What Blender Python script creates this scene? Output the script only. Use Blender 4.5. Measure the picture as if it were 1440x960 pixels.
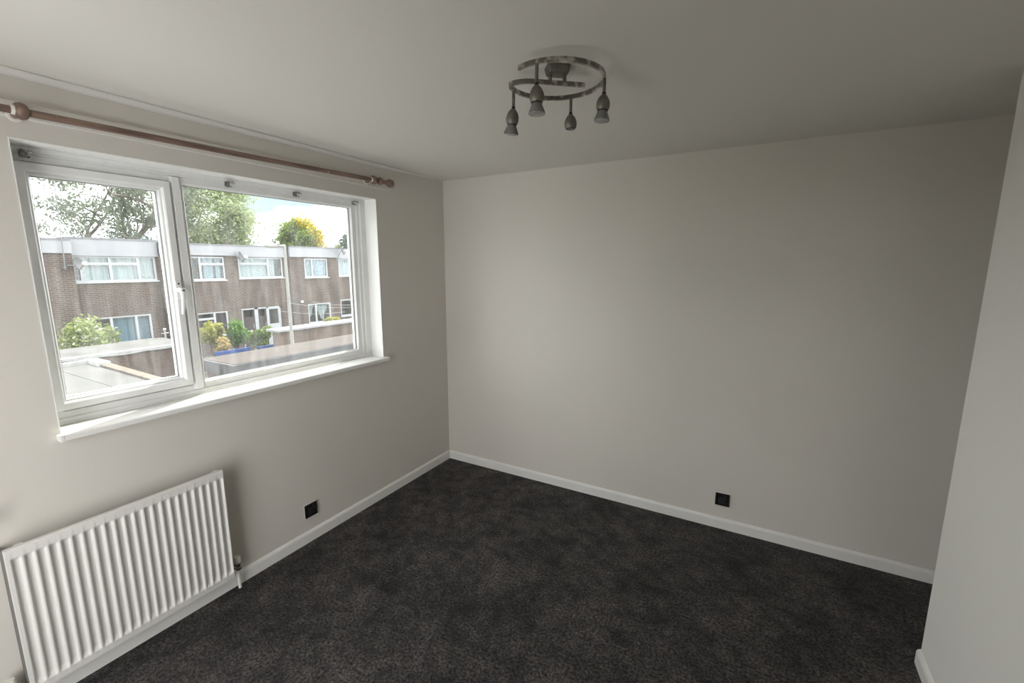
import bpy, bmesh, math, random
import numpy as np
from mathutils import Vector, Matrix

# ------------------------------------------------------------------ clear
for o in list(bpy.data.objects):
    bpy.data.objects.remove(o, do_unlink=True)
scene = bpy.context.scene
COL = scene.collection
PI = math.pi
random.seed(7)
RNG = np.random.default_rng(11)

# ------------------------------------------------------------------ camera
# world: x=0 is the inner face of the window wall, y=0 the inner face of the back wall, z=0 the bedroom floor
cam_d = bpy.data.cameras.new('camera')
cam = bpy.data.objects.new('camera', cam_d)
COL.objects.link(cam)
cam.location = (2.391, -3.056, 1.718)
cam.rotation_euler = (PI / 2 - 0.1684, 0, 0.5172)
cam_d.sensor_width = 36
cam_d.lens = 629.76 / 1440 * 36
cam_d.clip_start = 0.02
cam_d.clip_end = 400
scene.camera = cam

# ------------------------------------------------------------------ sky, sun, exposure
world = bpy.data.worlds.new('world')
scene.world = world
world.use_nodes = True
nt = world.node_tree
nt.nodes.clear()
wo = nt.nodes.new('ShaderNodeOutputWorld')
bg = nt.nodes.new('ShaderNodeBackground')
tc = nt.nodes.new('ShaderNodeTexCoord')
mp = nt.nodes.new('ShaderNodeMapping')
mp.inputs['Scale'].default_value = (1.0, 1.0, 2.2)
nz = nt.nodes.new('ShaderNodeTexNoise')
nz.inputs['Scale'].default_value = 2.6
nz.inputs['Detail'].default_value = 5
nz.inputs['Roughness'].default_value = 0.55
rp = nt.nodes.new('ShaderNodeValToRGB')
rp.color_ramp.elements[0].position = 0.36
rp.color_ramp.elements[0].color = (0.165, 0.20, 0.215, 1)
rp.color_ramp.elements[1].position = 0.47
rp.color_ramp.elements[1].color = (0.98, 0.99, 1.0, 1)
nt.links.new(tc.outputs['Generated'], mp.inputs['Vector'])
nt.links.new(mp.outputs['Vector'], nz.inputs['Vector'])
nt.links.new(nz.outputs['Fac'], rp.inputs['Fac'])
nt.links.new(rp.outputs['Color'], bg.inputs['Color'])
bg.inputs['Strength'].default_value = 5.2
nt.links.new(bg.outputs['Background'], wo.inputs['Surface'])

SUN_AZ, SUN_EL = math.radians(24), math.radians(62)
sun_dir = Vector((math.cos(SUN_EL) * math.sin(SUN_AZ), -math.cos(SUN_EL) * math.cos(SUN_AZ), -math.sin(SUN_EL)))
sd = bpy.data.lights.new('sun', 'SUN')
sd.energy = 12.0
sd.color = (1.0, 0.95, 0.86)
sd.angle = math.radians(0.6)
sun = bpy.data.objects.new('sun', sd)
COL.objects.link(sun)
sun.location = (-4, 10, 14)
sun.rotation_euler = sun_dir.to_track_quat('-Z', 'Y').to_euler()

# soft fill light added behind the camera, beyond an added doorway, to brighten the room
ld = bpy.data.lights.new('fill_light', 'AREA')
ld.shape = 'RECTANGLE'
ld.size, ld.size_y = 0.95, 1.95
ld.energy = 7.0
ld.color = (1.0, 0.965, 0.93)
fill_obj = bpy.data.objects.new('fill_light', ld)
COL.objects.link(fill_obj)
fill_obj.location = (1.00, -3.62, 1.0)
fill_obj.rotation_euler = (PI / 2, 0, 0)

scene.view_settings.view_transform = 'Standard'
scene.view_settings.look = 'None'
scene.view_settings.exposure = 0.08
scene.view_settings.gamma = 1.0
scene.view_settings.use_curve_mapping = False


# ------------------------------------------------------------------ materials
def mat(name, col, rough=0.6, metal=0.0, noise=None, bump=None, spec=0.5, coat=0.0):
    """noise=(scale, second colour, contrast lo, hi); bump=(scale, strength, distance)"""
    m = bpy.data.materials.new(name)
    m.use_nodes = True
    t = m.node_tree
    b = t.nodes['Principled BSDF']
    b.inputs['Base Color'].default_value = (*col, 1)
    b.inputs['Roughness'].default_value = rough
    b.inputs['Metallic'].default_value = metal
    b.inputs['Specular IOR Level'].default_value = spec
    b.inputs['Coat Weight'].default_value = coat
    c = t.nodes.new('ShaderNodeTexCoord')
    if noise:
        n = t.nodes.new('ShaderNodeTexNoise')
        n.inputs['Scale'].default_value = noise[0]
        n.inputs['Detail'].default_value = 6
        r = t.nodes.new('ShaderNodeValToRGB')
        r.color_ramp.elements[0].position = noise[2]
        r.color_ramp.elements[1].position = noise[3]
        r.color_ramp.elements[0].color = (*noise[1], 1)
        r.color_ramp.elements[1].color = (*col, 1)
        t.links.new(c.outputs['Object'], n.inputs['Vector'])
        t.links.new(n.outputs['Fac'], r.inputs['Fac'])
        t.links.new(r.outputs['Color'], b.inputs['Base Color'])
    if bump:
        n2 = t.nodes.new('ShaderNodeTexNoise')
        n2.inputs['Scale'].default_value = bump[0]
        n2.inputs['Detail'].default_value = 4
        bp = t.nodes.new('ShaderNodeBump')
        bp.inputs['Strength'].default_value = bump[1]
        bp.inputs['Distance'].default_value = bump[2]
        t.links.new(c.outputs['Object'], n2.inputs['Vector'])
        t.links.new(n2.outputs['Fac'], bp.inputs['Height'])
        t.links.new(bp.outputs['Normal'], b.inputs['Normal'])
    return m


M = {}
M['wall'] = mat('wall_paint', (0.672, 0.639, 0.583), 0.75, bump=(220, 0.25, 0.0006), noise=(1.3, (0.642, 0.613, 0.561), 0.3, 0.7))
M['rwall'] = mat('right_wall_paint', (0.76, 0.745, 0.70), 0.75, bump=(220, 0.25, 0.0006))  # paler than the other walls
M['ceiling'] = mat('ceiling_paint', (0.74, 0.72, 0.67), 0.85, bump=(160, 0.3, 0.0008))
M['white'] = mat('white_gloss', (0.82, 0.81, 0.78), 0.35, noise=(9, (0.79, 0.775, 0.74), 0.3, 0.7))
M['reveal'] = mat('reveal_paint', (0.90, 0.895, 0.875), 0.55, bump=(150, 0.2, 0.0005))
M['upvc'] = mat('white_upvc', (0.85, 0.855, 0.85), 0.28, noise=(14, (0.80, 0.80, 0.785), 0.25, 0.6))
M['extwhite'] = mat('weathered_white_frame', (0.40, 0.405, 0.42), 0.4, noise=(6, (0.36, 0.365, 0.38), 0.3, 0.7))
M['gasket'] = mat('grey_gasket', (0.16, 0.16, 0.155), 0.6)
M['rad'] = mat('radiator_enamel', (0.76, 0.745, 0.71), 0.3, noise=(6, (0.73, 0.715, 0.68), 0.3, 0.7))
M['gapshade'] = mat('painted_gap_shade', (0.16, 0.155, 0.15), 0.6)  # dark colour stands for shade in the gap behind the radiator
M['steel'] = mat('brushed_steel', (0.24, 0.225, 0.195), 0.5, 0.8, noise=(40, (0.17, 0.16, 0.14), 0.35, 0.65))
M['worn'] = mat('worn_satin_chrome', (0.55, 0.53, 0.48), 0.28, 0.85, noise=(34, (0.19, 0.18, 0.155), 0.50, 0.62))
M['bulb'] = mat('bulb_glass', (0.22, 0.22, 0.215), 0.22, 0.3)
M['black'] = mat('black_nickel', (0.018, 0.017, 0.017), 0.22, 0.4, noise=(60, (0.03, 0.029, 0.029), 0.35, 0.65))
M['blackplastic'] = mat('black_plastic', (0.012, 0.012, 0.012), 0.4)
M['chrome'] = mat('chrome', (0.55, 0.54, 0.52), 0.2, 1.0, noise=(60, (0.3, 0.28, 0.25), 0.35, 0.6))
M['cap'] = mat('white_plastic', (0.8, 0.78, 0.72), 0.4)
M['slot'] = mat('black_slot', (0.02, 0.02, 0.02), 0.6)
M['galv'] = mat('bracket_metal', (0.6, 0.6, 0.58), 0.35, 0.6, noise=(90, (0.14, 0.135, 0.125), 0.40, 0.62))


def wood_mat():
    m = bpy.data.materials.new('varnished_wood')
    m.use_nodes = True
    t = m.node_tree
    b = t.nodes['Principled BSDF']
    c = t.nodes.new('ShaderNodeTexCoord')
    mp_ = t.nodes.new('ShaderNodeMapping')
    mp_.inputs['Scale'].default_value = (30, 2.5, 30)
    n = t.nodes.new('ShaderNodeTexNoise')
    n.inputs['Scale'].default_value = 2.0
    n.inputs['Detail'].default_value = 5
    r = t.nodes.new('ShaderNodeValToRGB')
    r.color_ramp.elements[0].color = (0.105, 0.068, 0.053, 1)
    r.color_ramp.elements[1].color = (0.27, 0.175, 0.135, 1)
    r.color_ramp.elements[0].position = 0.3
    r.color_ramp.elements[1].position = 0.7
    t.links.new(c.outputs['Object'], mp_.inputs['Vector'])
    t.links.new(mp_.outputs['Vector'], n.inputs['Vector'])
    t.links.new(n.outputs['Fac'], r.inputs['Fac'])
    # pale paint chips
    n3 = t.nodes.new('ShaderNodeTexNoise')
    n3.inputs['Scale'].default_value = 26
    n3.inputs['Detail'].default_value = 2
    r3 = t.nodes.new('ShaderNodeMapRange')
    r3.inputs['From Min'].default_value = 0.70
    r3.inputs['From Max'].default_value = 0.72
    mx = t.nodes.new('ShaderNodeMix')
    mx.data_type = 'RGBA'
    mx.inputs['B'].default_value = (0.62, 0.58, 0.52, 1)
    t.links.new(c.outputs['Object'], n3.inputs['Vector'])
    t.links.new(n3.outputs['Fac'], r3.inputs['Value'])
    t.links.new(r3.outputs['Result'], mx.inputs['Factor'])
    t.links.new(r.outputs['Color'], mx.inputs['A'])
    t.links.new(mx.outputs['Result'], b.inputs['Base Color'])
    b.inputs['Roughness'].default_value = 0.45
    return m


M['wood'] = wood_mat()


def carpet_mat():
    m = bpy.data.materials.new('charcoal_carpet')
    m.use_nodes = True
    t = m.node_tree
    b = t.nodes['Principled BSDF']
    b.inputs['Roughness'].default_value = 0.95
    b.inputs['Specular IOR Level'].default_value = 0.1
    b.inputs['Sheen Weight'].default_value = 0.06
    b.inputs['Sheen Roughness'].default_value = 0.6
    c = t.nodes.new('ShaderNodeTexCoord')
    # pile direction patches
    n1 = t.nodes.new('ShaderNodeTexNoise')
    n1.inputs['Scale'].default_value = 3.2
    n1.inputs['Detail'].default_value = 6
    n1.inputs['Roughness'].default_value = 0.7
    r1 = t.nodes.new('ShaderNodeValToRGB')
    r1.color_ramp.elements[0].position = 0.36
    r1.color_ramp.elements[0].color = (0.0255, 0.0237, 0.0234, 1)
    r1.color_ramp.elements[1].position = 0.64
    r1.color_ramp.elements[1].color = (0.062, 0.0575, 0.0567, 1)
    # yarn speckle
    n2 = t.nodes.new('ShaderNodeTexNoise')
    n2.inputs['Scale'].default_value = 78
    n2.inputs['Detail'].default_value = 4
    n2.inputs['Roughness'].default_value = 0.8
    r2 = t.nodes.new('ShaderNodeValToRGB')
    r2.color_ramp.elements[0].position = 0.40
    r2.color_ramp.elements[0].color = (0.28, 0.28, 0.28, 1)
    r2.color_ramp.elements[1].position = 0.66
    r2.color_ramp.elements[1].color = (2.75, 2.70, 2.67, 1)
    mx = t.nodes.new('ShaderNodeMix')
    mx.data_type = 'RGBA'
    mx.blend_type = 'MULTIPLY'
    mx.inputs['Factor'].default_value = 1.0
    # brushed and trodden marks between the two scales
    n4 = t.nodes.new('ShaderNodeTexNoise')
    n4.inputs['Scale'].default_value = 13
    n4.inputs['Detail'].default_value = 5
    n4.inputs['Roughness'].default_value = 0.7
    n4.inputs['Distortion'].default_value = 0.6
    r4 = t.nodes.new('ShaderNodeValToRGB')
    r4.color_ramp.elements[0].position = 0.34
    r4.color_ramp.elements[0].color = (0.55, 0.55, 0.56, 1)
    r4.color_ramp.elements[1].position = 0.62
    r4.color_ramp.elements[1].color = (1.25, 1.23, 1.21, 1)
    m4 = t.nodes.new('ShaderNodeMix')
    m4.data_type = 'RGBA'
    m4.blend_type = 'MULTIPLY'
    m4.inputs['Factor'].default_value = 1.0
    t.links.new(n4.outputs['Fac'], r4.inputs['Fac'])
    for n in (n1, n2, n4):
        t.links.new(c.outputs['Object'], n.inputs['Vector'])
    t.links.new(n1.outputs['Fac'], r1.inputs['Fac'])
    t.links.new(n2.outputs['Fac'], r2.inputs['Fac'])
    t.links.new(r1.outputs['Color'], mx.inputs['A'])
    t.links.new(r2.outputs['Color'], mx.inputs['B'])
    t.links.new(mx.outputs['Result'], m4.inputs['A'])
    t.links.new(r4.outputs['Color'], m4.inputs['B'])
    t.links.new(m4.outputs['Result'], b.inputs['Base Color'])
    bp = t.nodes.new('ShaderNodeBump')
    bp.inputs['Strength'].default_value = 0.9
    bp.inputs['Distance'].default_value = 0.006
    t.links.new(n2.outputs['Fac'], bp.inputs['Height'])
    t.links.new(bp.outputs['Normal'], b.inputs['Normal'])
    return m


M['carpet'] = carpet_mat()


def glass_mat(name, dust_lo, dust_hi, scale=(6, 6, 0.9), gloss=1.0):
    """clear pane: transparent + fresnel reflection + a thin film of dried rain streaks and dust"""
    m = bpy.data.materials.new(name)
    m.use_nodes = True
    t = m.node_tree
    t.nodes.clear()
    out = t.nodes.new('ShaderNodeOutputMaterial')
    tr = t.nodes.new('ShaderNodeBsdfTransparent')
    tr.inputs['Color'].default_value = (0.95, 0.97, 0.965, 1)
    gl = t.nodes.new('ShaderNodeBsdfGlossy')
    gl.inputs['Roughness'].default_value = 0.02
    gl.inputs['Color'].default_value = (gloss, gloss, gloss, 1)
    # Schlick reflectance, the same from both faces of the pane
    lw = t.nodes.new('ShaderNodeLayerWeight')
    lw.inputs['Blend'].default_value = 0.5
    pw = t.nodes.new('ShaderNodeMath')
    pw.operation = 'POWER'
    pw.inputs[1].default_value = 5.0
    fr = t.nodes.new('ShaderNodeMapRange')
    fr.inputs['To Min'].default_value = 0.035
    t.links.new(lw.outputs['Facing'], pw.inputs[0])
    t.links.new(pw.outputs[0], fr.inputs['Value'])
    m1 = t.nodes.new('ShaderNodeMixShader')
    t.links.new(fr.outputs['Result'], m1.inputs['Fac'])
    t.links.new(tr.outputs['BSDF'], m1.inputs[1])
    t.links.new(gl.outputs['BSDF'], m1.inputs[2])
    c = t.nodes.new('ShaderNodeTexCoord')
    mp_ = t.nodes.new('ShaderNodeMapping')
    mp_.inputs['Scale'].default_value = scale
    n = t.nodes.new('ShaderNodeTexNoise')
    n.inputs['Scale'].default_value = 4.0
    n.inputs['Detail'].default_value = 7
    n.inputs['Roughness'].default_value = 0.65
    r = t.nodes.new('ShaderNodeMapRange')
    r.inputs['From Min'].default_value = 0.42
    r.inputs['From Max'].default_value = 0.72
    r.inputs['To Min'].default_value = dust_lo
    r.inputs['To Max'].default_value = dust_hi
    du = t.nodes.new('ShaderNodeBsdfTranslucent')
    du.inputs['Color'].default_value = (0.9, 0.9, 0.9, 1)
    m2 = t.nodes.new('ShaderNodeMixShader')
    t.links.new(c.outputs['Object'], mp_.inputs['Vector'])
    t.links.new(mp_.outputs['Vector'], n.inputs['Vector'])
    t.links.new(n.outputs['Fac'], r.inputs['Value'])
    t.links.new(r.outputs['Result'], m2.inputs['Fac'])
    t.links.new(m1.outputs['Shader'], m2.inputs[1])
    t.links.new(du.outputs['BSDF'], m2.inputs[2])
    t.links.new(m2.outputs['Shader'], out.inputs['Surface'])
    return m


M['glass'] = glass_mat('window_glass', 0.012, 0.055)
M['houseglass'] = glass_mat('house_glass', 0.01, 0.03)


def brick_mat(name, c1, c2, mortar, flip=False):
    m = bpy.data.materials.new(name)
    m.use_nodes = True
    t = m.node_tree
    b = t.nodes['Principled BSDF']
    b.inputs['Roughness'].default_value = 0.9
    c = t.nodes.new('ShaderNodeTexCoord')
    s = t.nodes.new('ShaderNodeSeparateXYZ')
    k = t.nodes.new('ShaderNodeCombineXYZ')
    ad = t.nodes.new('ShaderNodeMath')
    ad.operation = 'ADD'
    t.links.new(c.outputs['Object'], s.inputs['Vector'])
    t.links.new(s.outputs['X'], ad.inputs[0])
    t.links.new(s.outputs['Y'], ad.inputs[1])
    t.links.new(ad.outputs[0], k.inputs['X'])
    t.links.new(s.outputs['Z'], k.inputs['Y'])
    br = t.nodes.new('ShaderNodeTexBrick')
    br.inputs['Scale'].default_value = 1.0
    br.inputs['Brick Width'].default_value = 0.225
    br.inputs['Row Height'].default_value = 0.075
    br.inputs['Mortar Size'].default_value = 0.010
    br.inputs['Color1'].default_value = (*c1, 1)
    br.inputs['Color2'].default_value = (*c2, 1)
    br.inputs['Mortar'].default_value = (*mortar, 1)
    n = t.nodes.new('ShaderNodeTexNoise')
    n.inputs['Scale'].default_value = 0.9
    n.inputs['Detail'].default_value = 7
    r = t.nodes.new('ShaderNodeValToRGB')
    r.color_ramp.elements[0].position = 0.3
    r.color_ramp.elements[0].color = (0.75, 0.74, 0.74, 1)
    r.color_ramp.elements[1].position = 0.7
    r.color_ramp.elements[1].color = (1.15, 1.13, 1.1, 1)
    mx = t.nodes.new('ShaderNodeMix')
    mx.data_type = 'RGBA'
    mx.blend_type = 'MULTIPLY'
    mx.inputs['Factor'].default_value = 1.0
    t.links.new(k.outputs['Vector'], br.inputs['Vector'])
    t.links.new(c.outputs['Object'], n.inputs['Vector'])
    t.links.new(n.outputs['Fac'], r.inputs['Fac'])
    t.links.new(br.outputs['Color'], mx.inputs['A'])
    t.links.new(r.outputs['Color'], mx.inputs['B'])
    t.links.new(mx.outputs['Result'], b.inputs['Base Color'])
    return m


M['brick'] = brick_mat('brown_brick', (0.061, 0.043, 0.036), (0.094, 0.065, 0.053), (0.169, 0.148, 0.133))
M['brick2'] = brick_mat('garden_brick', (0.100, 0.068, 0.055), (0.131, 0.091, 0.074), (0.158, 0.137, 0.121))
M['onebrick'] = mat('weathered_brick', (0.131, 0.091, 0.074), 0.9, noise=(5, (0.084, 0.061, 0.050), 0.35, 0.65))
M['mortar'] = mat('mortar', (0.162, 0.147, 0.132), 0.95)
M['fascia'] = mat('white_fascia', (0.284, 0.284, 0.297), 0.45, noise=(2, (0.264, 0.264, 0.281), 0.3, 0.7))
M['roofedge'] = mat('grey_roof_trim', (0.16, 0.16, 0.17), 0.7)
M['felt'] = mat('grey_felt', (0.081, 0.079, 0.077), 0.9, noise=(1.4, (0.057, 0.055, 0.052), 0.35, 0.6), bump=(60, 0.4, 0.004))
M['pinkfelt'] = mat('brown_felt', (0.046, 0.035, 0.029), 0.9, noise=(1.6, (0.033, 0.024, 0.021), 0.35, 0.65), bump=(60, 0.4, 0.004))
M['darkfelt'] = mat('dark_felt', (0.083, 0.083, 0.086), 0.9, noise=(2.5, (0.054, 0.054, 0.058), 0.35, 0.6))
M['stone'] = mat('pale_coping', (0.326, 0.315, 0.294), 0.85, noise=(3, (0.262, 0.252, 0.231), 0.35, 0.65))
M['lead'] = mat('pale_flashing', (0.348, 0.343, 0.335), 0.6, noise=(6, (0.268, 0.264, 0.254), 0.3, 0.6))
M['timber'] = mat('weathered_timber', (0.106, 0.084, 0.062), 0.85, noise=(7, (0.067, 0.053, 0.041), 0.35, 0.65))
M['blue'] = mat('blue_paint', (0.032, 0.083, 0.269), 0.55, noise=(6, (0.022, 0.058, 0.205), 0.35, 0.6))
M['darkdoor'] = mat('dark_door', (0.045, 0.033, 0.03), 0.4, noise=(6, (0.03, 0.022, 0.02), 0.3, 0.7))
M['net'] = mat('net_curtain', (0.316, 0.357, 0.367), 0.9, noise=(5, (0.255, 0.306, 0.326), 0.3, 0.7))
M['bluenet'] = mat('blue_curtain', (0.202, 0.269, 0.326), 0.9)
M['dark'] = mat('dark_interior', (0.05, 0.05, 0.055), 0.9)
M['dish'] = mat('dish_grey', (0.075, 0.077, 0.08), 0.6, noise=(8, (0.055, 0.057, 0.06), 0.3, 0.6))
M['lampgrey'] = mat('lamp_post_paint', (0.235, 0.230, 0.206), 0.5, noise=(5, (0.196, 0.191, 0.171), 0.3, 0.7))
M['ground'] = mat('paving_ground', (0.118, 0.115, 0.108), 0.95, noise=(0.5, (0.073, 0.078, 0.059), 0.4, 0.6))
M['bark'] = mat('bark', (0.16, 0.13, 0.11), 0.95, noise=(4, (0.10, 0.085, 0.075), 0.3, 0.7))
M['wire'] = mat('white_cord', (0.35, 0.35, 0.345), 0.6)
M['bin'] = mat('dark_bin', (0.03, 0.032, 0.034), 0.5)


def leaf_mat(name, c1, c2):
    m = bpy.data.materials.new(name)
    m.use_nodes = True
    t = m.node_tree
    t.nodes.clear()
    out = t.nodes.new('ShaderNodeOutputMaterial')
    g = t.nodes.new('ShaderNodeNewGeometry')
    r = t.nodes.new('ShaderNodeValToRGB')
    r.color_ramp.elements[0].color = (*c1, 1)
    r.color_ramp.elements[1].color = (*c2, 1)
    d = t.nodes.new('ShaderNodeBsdfDiffuse')
    tl = t.nodes.new('ShaderNodeBsdfTranslucent')
    mx = t.nodes.new('ShaderNodeMixShader')
    mx.inputs['Fac'].default_value = 0.45
    t.links.new(g.outputs['Random Per Island'], r.inputs['Fac'])
    t.links.new(r.outputs['Color'], d.inputs['Color'])
    t.links.new(r.outputs['Color'], tl.inputs['Color'])
    t.links.new(d.outputs['BSDF'], mx.inputs[1])
    t.links.new(tl.outputs['BSDF'], mx.inputs[2])
    t.links.new(mx.outputs['Shader'], out.inputs['Surface'])
    return m


M['leaf_grey'] = leaf_mat('grey_green_leaves', (0.115, 0.135, 0.095), (0.20, 0.225, 0.165))
M['leaf_pale'] = leaf_mat('pale_green_leaves', (0.22, 0.27, 0.14), (0.36, 0.40, 0.24))
M['leaf_yellow'] = leaf_mat('yellow_leaves', (0.357, 0.281, 0.043), (0.493, 0.391, 0.051))
M['leaf_green'] = leaf_mat('green_leaves', (0.104, 0.160, 0.048), (0.200, 0.264, 0.080))
M['leaf_dark'] = leaf_mat('dark_leaves', (0.08, 0.10, 0.085), (0.15, 0.18, 0.15))
M['leaf_bush'] = leaf_mat('bush_leaves', (0.132, 0.180, 0.054), (0.270, 0.300, 0.132))
M['leaf_bright'] = leaf_mat('bright_green_leaves', (0.060, 0.156, 0.018), (0.132, 0.252, 0.042))
M['leaf_lime'] = leaf_mat('lime_leaves', (0.225, 0.236, 0.045), (0.338, 0.326, 0.090))
M['leaf_straw'] = leaf_mat('straw_leaves', (0.310, 0.236, 0.084), (0.422, 0.326, 0.146))
M['flower'] = leaf_mat('white_flowers', (0.560, 0.528, 0.440), (0.680, 0.640, 0.560))


# ------------------------------------------------------------------ mesh helpers
class MB:
    def __init__(s):
        s.v = []
        s.f = []

    def add(s, vs, fs):
        n = len(s.v)
        s.v += [tuple(v) for v in vs]
        s.f += [tuple(i + n for i in f) for f in fs]
        return s

    def box(s, x0, x1, y0, y1, z0, z1):
        vs = [(x, y, z) for x in (x0, x1) for y in (y0, y1) for z in (z0, z1)]
        return s.add(vs, [(0, 1, 3, 2), (4, 6, 7, 5), (0, 4, 5, 1), (2, 3, 7, 6), (0, 2, 6, 4), (1, 5, 7, 3)])

    def bevbox(s, x0, x1, y0, y1, z0, z1, b):
        """box with chamfered edges"""
        bm = bmesh.new()
        bmesh.ops.create_cube(bm, size=1)
        for v in bm.verts:
            v.co = ((x0 + x1) / 2 + v.co.x * (x1 - x0), (y0 + y1) / 2 + v.co.y * (y1 - y0), (z0 + z1) / 2 + v.co.z * (z1 - z0))
        bmesh.ops.bevel(bm, geom=list(bm.edges), offset=b, segments=2, affect='EDGES', profile=0.6)
        return s.bm(bm)

    def bm(s, bm):
        bm.verts.index_update()
        s.add([v.co[:] for v in bm.verts], [[v.index for v in f.verts] for f in bm.faces])
        bm.free()
        return s

    def tube(s, pts, rad, n=10, caps=True):
        pts = [Vector(p) for p in pts]
        if not hasattr(rad, '__len__'):
            rad = [rad] * len(pts)
        base = len(s.v)
        up = None
        for i, p in enumerate(pts):
            if i == 0:
                d = pts[1] - p
            elif i == len(pts) - 1:
                d = p - pts[i - 1]
            else:
                d = (pts[i + 1] - pts[i - 1])
            d.normalize()
            if up is None:
                up = Vector((0, 0, 1)) if abs(d.z) < 0.9 else Vector((1, 0, 0))
            a = d.cross(up)
            if a.length < 1e-6:
                a = d.orthogonal()
            a.normalize()
            b = a.cross(d)
            up = b
            for k in range(n):
                t = 2 * PI * k / n
                s.v.append(tuple(p + rad[i] * (math.cos(t) * a + math.sin(t) * b)))
        for i in range(len(pts) - 1):
            for k in range(n):
                k2 = (k + 1) % n
                s.f.append((base + i * n + k, base + i * n + k2, base + (i + 1) * n + k2, base + (i + 1) * n + k))
        if caps:
            s.f.append(tuple(base + k for k in range(n))[::-1])
            e = base + (len(pts) - 1) * n
            s.f.append(tuple(e + k for k in range(n)))
        return s

    def lathe(s, origin, axis, prof, n=20):
        """prof = [(distance along axis, radius)]"""
        o = Vector(origin)
        d = Vector(axis).normalized()
        a = d.orthogonal().normalized()
        b = d.cross(a)
        base = len(s.v)
        for h, r in prof:
            for k in range(n):
                t = 2 * PI * k / n
                s.v.append(tuple(o + d * h + max(r, 1e-5) * (math.cos(t) * a + math.sin(t) * b)))
        for i in range(len(prof) - 1):
            for k in range(n):
                k2 = (k + 1) % n
                s.f.append((base + i * n + k, base + i * n + k2, base + (i + 1) * n + k2, base + (i + 1) * n + k))
        s.f.append(tuple(base + k for k in range(n))[::-1])
        e = base + (len(prof) - 1) * n
        s.f.append(tuple(e + k for k in range(n)))
        return s

    def ring_frame(s, y0, y1, z0, z1, prof):
        """mitred frame in the y-z plane; prof is a closed loop of (inset, x)"""
        n = len(prof)
        base = len(s.v)
        for ins, x in prof:
            s.v += [(x, y0 + ins, z0 + ins), (x, y1 - ins, z0 + ins), (x, y1 - ins, z1 - ins), (x, y0 + ins, z1 - ins)]
        for i in range(n):
            j = (i + 1) % n
            for k in range(4):
                k2 = (k + 1) % 4
                s.f.append((base + i * 4 + k, base + i * 4 + k2, base + j * 4 + k2, base + j * 4 + k))
        return s

    def build(s, name, m, parent=None, smooth=False, loc=None):
        me = bpy.data.meshes.new(name)
        if loc is not None:
            L = Vector(loc)
            vs = [tuple(Vector(v) - L) for v in s.v]
        else:
            vs = s.v
        me.from_pydata(vs, [], s.f)
        b = bmesh.new()
        b.from_mesh(me)
        bmesh.ops.recalc_face_normals(b, faces=b.faces)
        b.to_mesh(me)
        b.free()
        if smooth:
            for p in me.polygons:
                p.use_smooth = True
            try:
                me.set_sharp_from_angle(angle=math.radians(35))
            except Exception:
                pass
        me.materials.append(M[m] if isinstance(m, str) else m)
        o = bpy.data.objects.new(name, me)
        COL.objects.link(o)
        if loc is not None:
            o.location = loc
        if parent is not None:
            adopt(o, parent)
        return o


def world_loc(o):
    p = Vector(o.location)
    q = o.parent
    while q:
        p = p + Vector(q.location)
        q = q.parent
    return p


def adopt(o, parent):
    """parent o, keeping its place (parents are never rotated here)"""
    w = Vector(o.location)
    o.parent = parent
    o.location = w - world_loc(parent)


def thing(name, label, cat, loc=(0, 0, 0), group=None):
    o = bpy.data.objects.new(name, None)
    o.empty_display_size = 0.1
    COL.objects.link(o)
    o.location = loc
    return tag(o, label, cat, group)


def tag(o, label, cat, group=None):
    o['label'] = label
    o['category'] = cat
    if group:
        o['group'] = group
    return o


def struct(o, label=None):
    o['kind'] = 'structure'
    if label:
        o['label'] = label
    return o


# ------------------------------------------------------------------ room shell
H = 2.4
XR, YN, XA = 3.10, -3.45, 3.95       # right wall, wall behind the camera, far end of the alcove
YA = -0.70                           # where the right wall ends and the alcove begins
WY0, WY1, WZ0, WZ1 = -2.475, -0.742, 1.045, 2.168   # window opening
T = 0.20

struct(MB().box(-T, XA + 0.2, YN - 0.2, 0.2, -0.25, 0).build('floor', 'carpet'), 'dark charcoal grey fitted carpet')
struct(MB().box(-T, XA + 0.2, YN - 0.2, 0.2, H, H + 0.3).build('ceiling', 'ceiling'), 'plain painted off-white ceiling')
w = MB()
w.box(-T, 0, YN - 0.2, WY0, 0, H)
w.box(-T, 0, WY1, 0.2, 0, H)
w.box(-T, 0, WY0, WY1, 0, WZ0)
w.box(-T, 0, WY0, WY1, WZ1, H)
struct(w.build('wall_left', 'wall'), 'greige painted wall around the window')
struct(MB().box(0, XA + 0.2, 0, 0.2, 0, H).build('wall_back', 'wall'), 'plain greige painted wall facing the camera')
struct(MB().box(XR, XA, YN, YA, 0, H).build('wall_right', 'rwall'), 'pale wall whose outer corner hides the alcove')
struct(MB().box(XA, XA + 0.2, YN, 0, 0, H).build('wall_alcove', 'wall'))
w = MB()
w.box(0, 0.50, YN - 0.15, YN, 0, H)
w.box(1.50, XR, YN - 0.15, YN, 0, H)
w.box(0.50, 1.50, YN - 0.15, YN, 2.0, H)  # opening added to let the fill light in
struct(w.build('wall_front', 'wall'), 'unseen wall with a doorway opening added for the fill light')


def skirting(name, p0, p1, inward):
    """skirting board from p0 to p1 on the floor, chamfered top edge"""
    p0, p1, n = Vector(p0), Vector(p1), Vector(inward)
    prof = [(0, 0), (0.015, 0), (0.015, 0.058), (0.011, 0.066), (0, 0.072)]
    vs = []
    for p in (p0, p1):
        for d, z in prof:
            vs.append(tuple(p + n * d + Vector((0, 0, z))))
    k = len(prof)
    fs = [tuple(range(k)), tuple(range(k, 2 * k))]
    for i in range(k):
        j = (i + 1) % k
        fs.append((i, j, j + k, i + k))
    return struct(MB().add(vs, fs).build(name, 'white'))


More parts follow.
